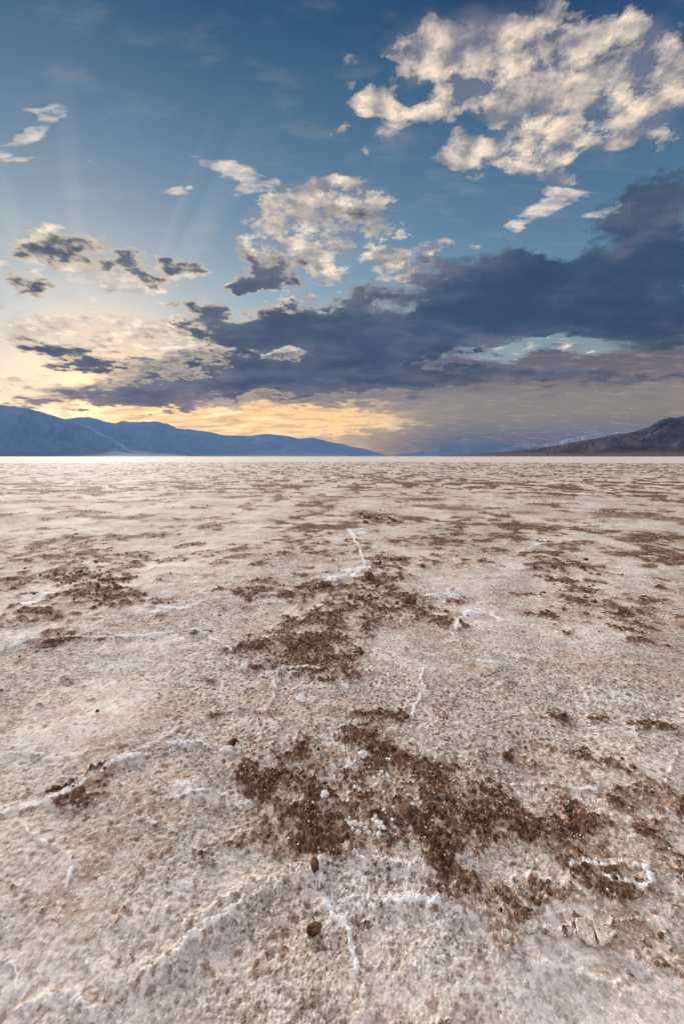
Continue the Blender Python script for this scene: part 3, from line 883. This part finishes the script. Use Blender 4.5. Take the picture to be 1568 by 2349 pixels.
# --- material
m_ground, gg, b = material('salt_crust')
geo = gg.node('ShaderNodeNewGeometry')
pos = S(gg, geo.outputs['Position'])
at_mud, at_salt, at_grit = gg.attr('mud'), gg.attr('salt'), gg.attr('grit')
nA = gg.noise(pos, 1.3, 5.0, 0.6)
nB = gg.noise(pos, 14.0, 5.0, 0.62)
nC = gg.noise(pos, 75.0, 4.0, 0.65)
nD = gg.noise(pos, 210.0, 3.0, 0.6)
base = gg.mix(gg.step(nA, 0.35, 0.65), (0.665, 0.57, 0.495), (0.72, 0.65, 0.595))
base = gg.mix(gg.step(at_grit, 0.45, 0.0) * 0.6, base, (0.77, 0.70, 0.65))
base = gg.mix(gg.step(nB * 0.55 + nC * 0.45, 0.37, 0.60), gg.mix(at_grit, (0.52, 0.44, 0.365), (0.29, 0.225, 0.175)), base)
stain = gg.step(gg.noise(pos, 2.2, 6.0, 0.68), 0.47, 0.66) * gg.step(nB, 0.38, 0.60)
base = gg.mix(stain * 0.75, base, (0.40, 0.265, 0.17))
halo_ = gg.attr('halo') * gg.step(nC * 0.5 + nB * 0.5, 0.62, 0.42)
base = gg.mix(halo_ * 0.75, base, (0.36, 0.20, 0.12))
# grains: pale crystals and grey grit
base = gg.mix(gg.step(nD * 0.6 + nC * 0.4, 0.54, 0.63) * 0.85, base, (0.84, 0.81, 0.78))
base = gg.mix(gg.step(nD * 0.5 + nC * 0.5, 0.48, 0.37) * (at_grit * 0.75 + 0.25), base, (0.17, 0.13, 0.105))
# specks of brown silt, some rusty, some nearly black
v1 = gg.voronoi(pos, 24.0, dims='2D')
rust = gg.step(v1 + (nC - 0.5) * 0.9, 0.36, 0.10) * gg.step(nB, 0.44, 0.60)
base = gg.mix(rust * (at_grit * 0.4 + 0.55), base, (0.18, 0.088, 0.042))
v2 = gg.voronoi(pos, 52.0, dims='2D')
grit = gg.step(v2 + (nD - 0.5) * 0.8, 0.34, 0.10) * gg.step(nB, 0.54, 0.42)
base = gg.mix(grit * (at_grit * 0.6 + 0.3), base, (0.085, 0.05, 0.035))
base = gg.mix(gg.step(at_salt + (nC - 0.5) * 1.1 + (nD - 0.5) * 0.5, 0.18, 0.85) * 0.88, base, (0.83, 0.815, 0.805))
dark = gg.mix(gg.step(nC * 0.55 + nB * 0.45, 0.40, 0.60), (0.036, 0.016, 0.009), (0.215, 0.103, 0.054))  # mud browns; the darkest tone paints crevice shade into the colour
dark = gg.mix(gg.step(nD * 0.5 + nC * 0.5, 0.57, 0.64) * 0.75, dark, (0.62, 0.53, 0.46))
nM = gg.noise(pos, 30.0, 5.0, 0.72)
mm = gg.step(at_mud + (nM - 0.5) * 1.7 + (nD - 0.5) * 1.3, 0.32, 0.82)
base = gg.mix(mm * 0.95, base, dark)
gg.put(b.inputs['Base Color'], base)
bump(gg, b, (nC * 0.6 + nD * 0.4) * (at_grit * 0.8 + 0.25), 0.5, 0.010)

centre = np.array([[0.0, 0.0, -0.04]])
verts = np.concatenate([np.stack([gx, gy, gz], -1), centre])
quads = grid_faces(NR, NC, wrap=True)[:, ::-1]
j = np.arange(NC)
tris = np.stack([np.full(NC, NR * NC), (j + 1) % NC, j], -1)
for k in full:
    full[k] = np.append(full[k], 0.0)
link('ground', mesh_from('ground', verts, [quads, tris], m_ground, True, full), 'structure')

# ------------------------------------------------------------------ loose pieces lying on the flat
m_mud, gg, b = material('dried_mud')
pos = S(gg, gg.node('ShaderNodeNewGeometry').outputs['Position'])
nB = gg.noise(pos, 30.0, 4.0, 0.6)
nC = gg.noise(pos, 160.0, 4.0, 0.65)
c = gg.mix(gg.step(nB, 0.36, 0.64), (0.045, 0.020, 0.012), (0.20, 0.100, 0.054))
c = gg.mix(gg.step(nC, 0.58, 0.68) * 0.55, c, (0.45, 0.36, 0.29))
gg.put(b.inputs['Base Color'], c)
bump(gg, b, nC, 0.7, 0.006)
m_salt, gg, b = material('salt_crystal')
pos = S(gg, gg.node('ShaderNodeNewGeometry').outputs['Position'])
nC = gg.noise(pos, 120.0, 4.0, 0.65)
gg.put(b.inputs['Base Color'], gg.mix(gg.step(nC, 0.36, 0.6), (0.62, 0.57, 0.53), (0.88, 0.87, 0.86)))
bump(gg, b, nC, 0.5, 0.004)
m_flake, gg, b = material('dried_crust')
pos = S(gg, gg.node('ShaderNodeNewGeometry').outputs['Position'])
nB = gg.noise(pos, 26.0, 4.0, 0.6)
nC = gg.noise(pos, 150.0, 4.0, 0.65)
c = gg.mix(gg.step(nC, 0.36, 0.6), (0.50, 0.42, 0.34), (0.74, 0.67, 0.58))
c = gg.mix(gg.step(nB, 0.56, 0.66) * 0.85, c, (0.17, 0.09, 0.05))
gg.put(b.inputs['Base Color'], c)
bump(gg, b, nC, 0.6, 0.006)

_bm = bmesh.new()
bmesh.ops.create_icosphere(_bm, subdivisions=1, radius=1.0)
ICO1 = np.array([v.co[:] for v in _bm.verts]), np.array([[v.index for v in f.verts] for f in _bm.faces])
_bm.free()
_bm = bmesh.new()
bmesh.ops.create_icosphere(_bm, subdivisions=3, radius=1.0)
ICO3 = np.array([v.co[:] for v in _bm.verts]), np.array([[v.index for v in f.verts] for f in _bm.faces])
_bm.free()


def ground_z(x, y):
    """Height of the built ground at a place."""
    a, r = math.atan2(x, y), math.hypot(x, y)
    j = int(np.clip(np.searchsorted(AZ, a), 1, NC - 1))
    i = int(np.clip(np.searchsorted(RR, r), 1, NR - 1))
    return float(max(gz[(i - 1) * NC + j], gz[i * NC + j], gz[i * NC + j - 1]))


def scatter(name, n, weight, smin, smax, power, mat, flat=0.75, grow=0.0):
    """Uncountable small lumps strewn over the flat, one mesh."""
    cell = gr ** 2 * 1e-6
    dr = np.gradient(RR)[:, None].repeat(NC, 1).ravel()
    da = np.gradient(AZ)[None, :].repeat(NR, 0).ravel()
    p = np.zeros(len(gx))
    p[ix_near] = weight * gr[ix_near] * dr[ix_near] * da[ix_near] / (1 + (gr[ix_near] / 2.0) ** 2)
    p[(gy < 0.3) | (gr > 16)] = 0
    p /= p.sum()
    pick = rng.choice(len(gx), n, p=p)
    size = smin + (smax - smin) * rng.random(n) ** power
    size = size * (1 + grow * np.clip(gr[pick] / 4.0, 0, 3.0))
    V, F = ICO1
    d = 1 + 0.55 * (rng.random((n, len(V))) - 0.5)
    ang = rng.random(n) * 2 * math.pi
    ca, sa = np.cos(ang), np.sin(ang)
    st = 0.7 + 0.6 * rng.random((n, 3))
    P3 = V[None] * d[..., None] * st[:, None, :]
    X3 = P3[..., 0] * ca[:, None] - P3[..., 1] * sa[:, None]
    Y3 = P3[..., 0] * sa[:, None] + P3[..., 1] * ca[:, None]
    Z3 = P3[..., 2] * flat
    vv = np.stack([X3, Y3, Z3], -1) * size[:, None, None]
    jit = (rng.random((n, 2)) - 0.5) * space[pick][:, None]
    vv[..., 0] += (gx[pick] + jit[:, 0])[:, None]
    vv[..., 1] += (gy[pick] + jit[:, 1])[:, None]
    vv[..., 2] += (gz[pick] + size * flat * 0.35)[:, None]
    ff = F[None] + (np.arange(n) * len(V))[:, None, None]
    return link(name, mesh_from(name, vv.reshape(-1, 3), ff.reshape(-1, 3), mat, False), 'stuff')


scatter('mud_crumbs', 12000, mud ** 2.5 * (r_ < 16), 0.0014, 0.0065, 2.2, m_mud, grow=0.5)
scatter('salt_grains', 8000, (mud * 0.6 + 0.08 + 0.4 * white) * (r_ < 7), 0.0009, 0.0035, 2.5, m_salt, grow=0.4)


def lump_mesh(name, seed, mat, rough=0.3, squash=(1, 1, 1), facets=0.5):
    V, F = ICO3
    f = 1 + rough * fbm(V[:, 0] * 1.3 + V[:, 2] * 0.9 + seed * 3.1, V[:, 1] * 1.3 - V[:, 2] * 1.1, 1.0, 4, 400 + seed, 0.55)
    f += rough * facets * np.abs(fbm(V[:, 0] - V[:, 2], V[:, 1] + V[:, 2], 2.6, 3, 430 + seed)) * 0.8
    P3 = V * f[:, None] * np.array(squash)
    return mesh_from(name, P3, F, mat, False)


MUD_LUMPS = [lump_mesh('mud_clod', k, m_mud, 0.55, (1, 0.8, 0.62)) for k in range(6)]
SALT_LUMPS = [lump_mesh('salt_pebble', 20 + k, m_salt, 0.75, (1, 0.85, 0.7)) for k in range(5)]


def lay(name, me, X, Y, size, label, cat, group=None, sink=0.25, rot=None):
    x, y = (float(v) for v in px_ground(X, Y))
    h = size * 0.62
    rot = rot or (rng.normal(0, 0.3), rng.normal(0, 0.3), rng.random() * 6.28)
    return link(name, me, None, label, cat, group, (x, y, ground_z(x, y) + h * (1 - 2 * sink) * 0.8), rot, (size, size, size))


def px_size(Y, px):
    """Real length of so many px across at a row of the print."""
    x, y, z = px_dir(784, Y)
    return px / FPX * CAM_H / -float(z) * math.cos(math.atan2(1174.5 - Y, FPX))


# single pieces one can point at
lay('mud_pellet', lump_mesh('mud_pellet', 3, m_mud, 0.28, (0.75, 1.25, 0.85)), 722, 1988, px_size(1988, 13), 'dark oval mud pellet standing alone beside the bright white salt sheet', 'mud pellet', rot=(0.1, 0.0, 0.1))
lay('mud_clod', lump_mesh('mud_clod', 5, m_mud, 0.5, (1.2, 0.8, 0.7)), 720, 2122, px_size(2122, 16), 'crumbly brown mud lump alone on grey crust at the bottom centre', 'mud clod')
lay('mud_pellet', lump_mesh('mud_pellet', 8, m_mud, 0.4, (1, 0.9, 0.8)), 537, 1714, px_size(1714, 9), 'small dark pellet at the right end of the long white ridge', 'mud pellet')
lay('mud_pellet', lump_mesh('mud_pellet', 9, m_mud, 0.3, (1, 1, 0.9)), 224, 1638, px_size(1638, 4), 'tiny round dark pellet alone on the smooth left crust', 'mud pellet')
lay('mud_pellet', lump_mesh('mud_pellet', 10, m_mud, 0.4, (1, 0.9, 0.8)), 1160, 1727, px_size(1727, 11), 'dark pitted pellet just above the thin white seam on the right', 'mud pellet')
lay('mud_clod', lump_mesh('mud_clod', 12, m_mud, 0.4, (1.4, 0.9, 0.6)), 930, 1871, px_size(1871, 15), 'darkest flat clod in the middle of the large crumbled patch', 'mud clod')
lay('mud_chunk', lump_mesh('mud_chunk', 13, m_mud, 0.5, (0.8, 1.6, 0.8)), 848, 1334, px_size(1334, 13), 'tall dark broken slab of mud leaning in the central patch', 'mud clod', rot=(0.5, 0.4, 0.6))
lay('mud_clod', lump_mesh('mud_clod', 14, m_mud, 0.5, (1.3, 0.8, 0.7)), 940, 1383, px_size(1383, 14), 'dark upright clod at the right end of the central patch', 'mud clod')
lay('mud_clod', lump_mesh('mud_clod', 15, m_mud, 0.5, (1.2, 0.8, 0.7)), 745, 1350, px_size(1350, 11), 'dark clod dusted with salt at the left of the central patch', 'mud clod')
lay('salt_pebble', SALT_LUMPS[0], 560, 1534, px_size(1534, 9), 'lone white salt pebble left of the brown patch in the middle', 'salt pebble')
lay('salt_pebble', SALT_LUMPS[1], 690, 1610, px_size(1610, 10), 'rounded white salt nub between two brown seams in the middle', 'salt pebble')
lay('salt_pebble', SALT_LUMPS[2], 832, 1736, px_size(1736, 12), 'pale salt lump below the white crust band in the crumbled patch', 'salt pebble')
lay('salt_pebble', SALT_LUMPS[3], 745, 1828, px_size(1828, 10), 'largest dull white salt lump set in the crumbled brown patch', 'salt lump')


def flake(name, outline, thick, label, lift, tilt):
    """A curled plate of dry crust with a broken, uneven rim; outline in places of the print."""
    P2 = np.stack(px_ground([p[0] for p in outline], [p[1] for p in outline]), -1)
    c0 = P2.mean(0)
    Q = P2 - c0
    rim = []
    for k in range(len(Q)):
        for t in (0.0, 0.25, 0.5, 0.75):
            p = Q[k] * (1 - t) + Q[(k + 1) % len(Q)] * t
            rim.append(p * (1 + 0.10 * (rng.random() - 0.5)))
    rim = np.array(rim)
    n = len(rim)
    rings = [rim * s for s in (1.0, 0.93, 0.7, 0.42, 0.15)]
    size = np.hypot(*Q.T).max()
    vs = []
    for k, s in enumerate(rings):
        up = thick * (0.45 if k == 0 else 1.0) + 0.10 * thick * rng.normal(size=n) + 0.5 * thick * (np.hypot(*s.T) / size) ** 2
        vs.append(np.concatenate([s, up[:, None]], 1))
    low = np.concatenate([rim * 0.97, np.full((n, 1), -thick * 0.5)], 1)
    vs = np.concatenate([low] + vs + [np.array([[0, 0, thick]])])
    j = np.arange(n)
    q = [np.stack([k * n + j, k * n + (j + 1) % n, (k + 1) * n + (j + 1) % n, (k + 1) * n + j], -1) for k in range(5)]
    top = np.stack([5 * n + j, 5 * n + (j + 1) % n, np.full(n, 6 * n)], -1)
    return link(name, mesh_from(name, vs, [np.concatenate(q), top], m_flake, False), None, label, 'crust plate', None,
                (c0[0], c0[1], ground_z(*c0) + lift), tilt)


flake('crust_plate', [(1318, 2108), (1345, 2104), (1362, 2140), (1368, 2165), (1345, 2160), (1322, 2138)], 0.006, 'cracked tan crust plate with a brown stain, left half of the split pair', 0.007, (0.10, 0.05, 0))
flake('crust_plate', [(1352, 2106), (1372, 2128), (1392, 2132), (1408, 2146), (1398, 2160), (1378, 2168), (1370, 2150)], 0.006, 'pale crust plate with raised edge, right half of the split pair', 0.009, (0.12, -0.06, 0))
flake('crust_plate', [(1205, 2120), (1225, 2116), (1236, 2126), (1228, 2140), (1210, 2142), (1200, 2132)], 0.006, 'small five sided pale crust plate below the dark muddy patch', 0.006, (0.05, 0.04, 0))
flake('crust_plate', [(1148, 2140), (1160, 2138), (1172, 2150), (1162, 2160), (1150, 2152)], 0.007, 'smallest white tipped crust chip at the foot of the dark muddy patch', 0.007, (0.12, 0.10, 0))

# groups nothing in the photograph tells apart, piece by piece
for k, (X, Y, s) in enumerate([(802, 1892, 10), (814, 1890, 10), (826, 1892, 9), (820, 1908, 12), (838, 1901, 9), (866, 1893, 12), (872, 1900, 12), (868, 1915, 11), (862, 1880, 8), (855, 1884, 7), (880, 1907, 8), (846, 1912, 7), (808, 1902, 7)]):
    lay('salt_pebble', SALT_LUMPS[k % 5], X, Y, px_size(Y, s) * 0.62, 'bright white salt pebble in the tight cluster low in the crumbled patch', 'salt pebble', 'white salt pebbles clustered in the crumbled patch')
for k in range(26):
    X, Y = rng.normal(880, 70), rng.normal(1830, 40)
    lay('salt_pebble', SALT_LUMPS[k % 5], X, Y, px_size(Y, 2.2 + 2.6 * rng.random()), 'small white salt pebble strewn among the crumbs of the large brown patch', 'salt pebble', 'small salt pebbles strewn over the large brown patch')
PATCHES = [
    (850, 1186, 55, 14, 16, 'mud clod piled in the far brown patch straight ahead', 'clods of the far central patch'),
    (870, 1290, 60, 18, 10, 'mud clod between the far patch and the central patch', 'clods between the two central patches'),
    (860, 1375, 130, 30, 28, 'mud clod strewn over the wide central brown patch', 'clods of the wide central patch'),
    (700, 1492, 90, 28, 20, 'mud clod in the crumbly patch just nearer than the central one', 'clods of the nearer central patch'),
    (215, 1330, 110, 50, 30, 'mud clod in the broad brown patch on the left', 'clods of the broad left patch'),
    (1310, 1340, 80, 50, 26, 'mud clod in the scattered brown patches on the right', 'clods of the right patches'),
    (192, 1818, 35, 22, 8, 'mud clod heaped on the brown mound at the left ridge', 'clods of the left ridge mound'),
    (650, 1800, 90, 45, 18, 'mud clod at the left of the large foreground patch', 'clods at the left of the large patch'),
    (1010, 1810, 110, 60, 24, 'mud clod at the right of the large foreground patch', 'clods at the right of the large patch'),
    (985, 1930, 45, 30, 12, 'mud clod on the dark mound below the large foreground patch', 'clods of the dark mound'),
    (1170, 2070, 70, 40, 22, 'mud clod in the dark muddy patch beside the crust plates', 'clods beside the crust plates'),
    (1385, 2012, 55, 25, 10, 'mud clod inside the white looping ridge at the right', 'clods inside the looping ridge'),
]
for X0, Y0, sx, sy, n, lab, grp in PATCHES:
    for k in range(n):
        X, Y = X0 + rng.normal() * sx * 0.5, Y0 + rng.normal() * sy * 0.5
        px = (2.4 + 4.5 * rng.random() ** 2) * (1.0 if Y < 1600 else 0.8)
        lay('mud_clod', MUD_LUMPS[k % 6], X, Y, px_size(Y, px), lab, 'mud clod', grp)
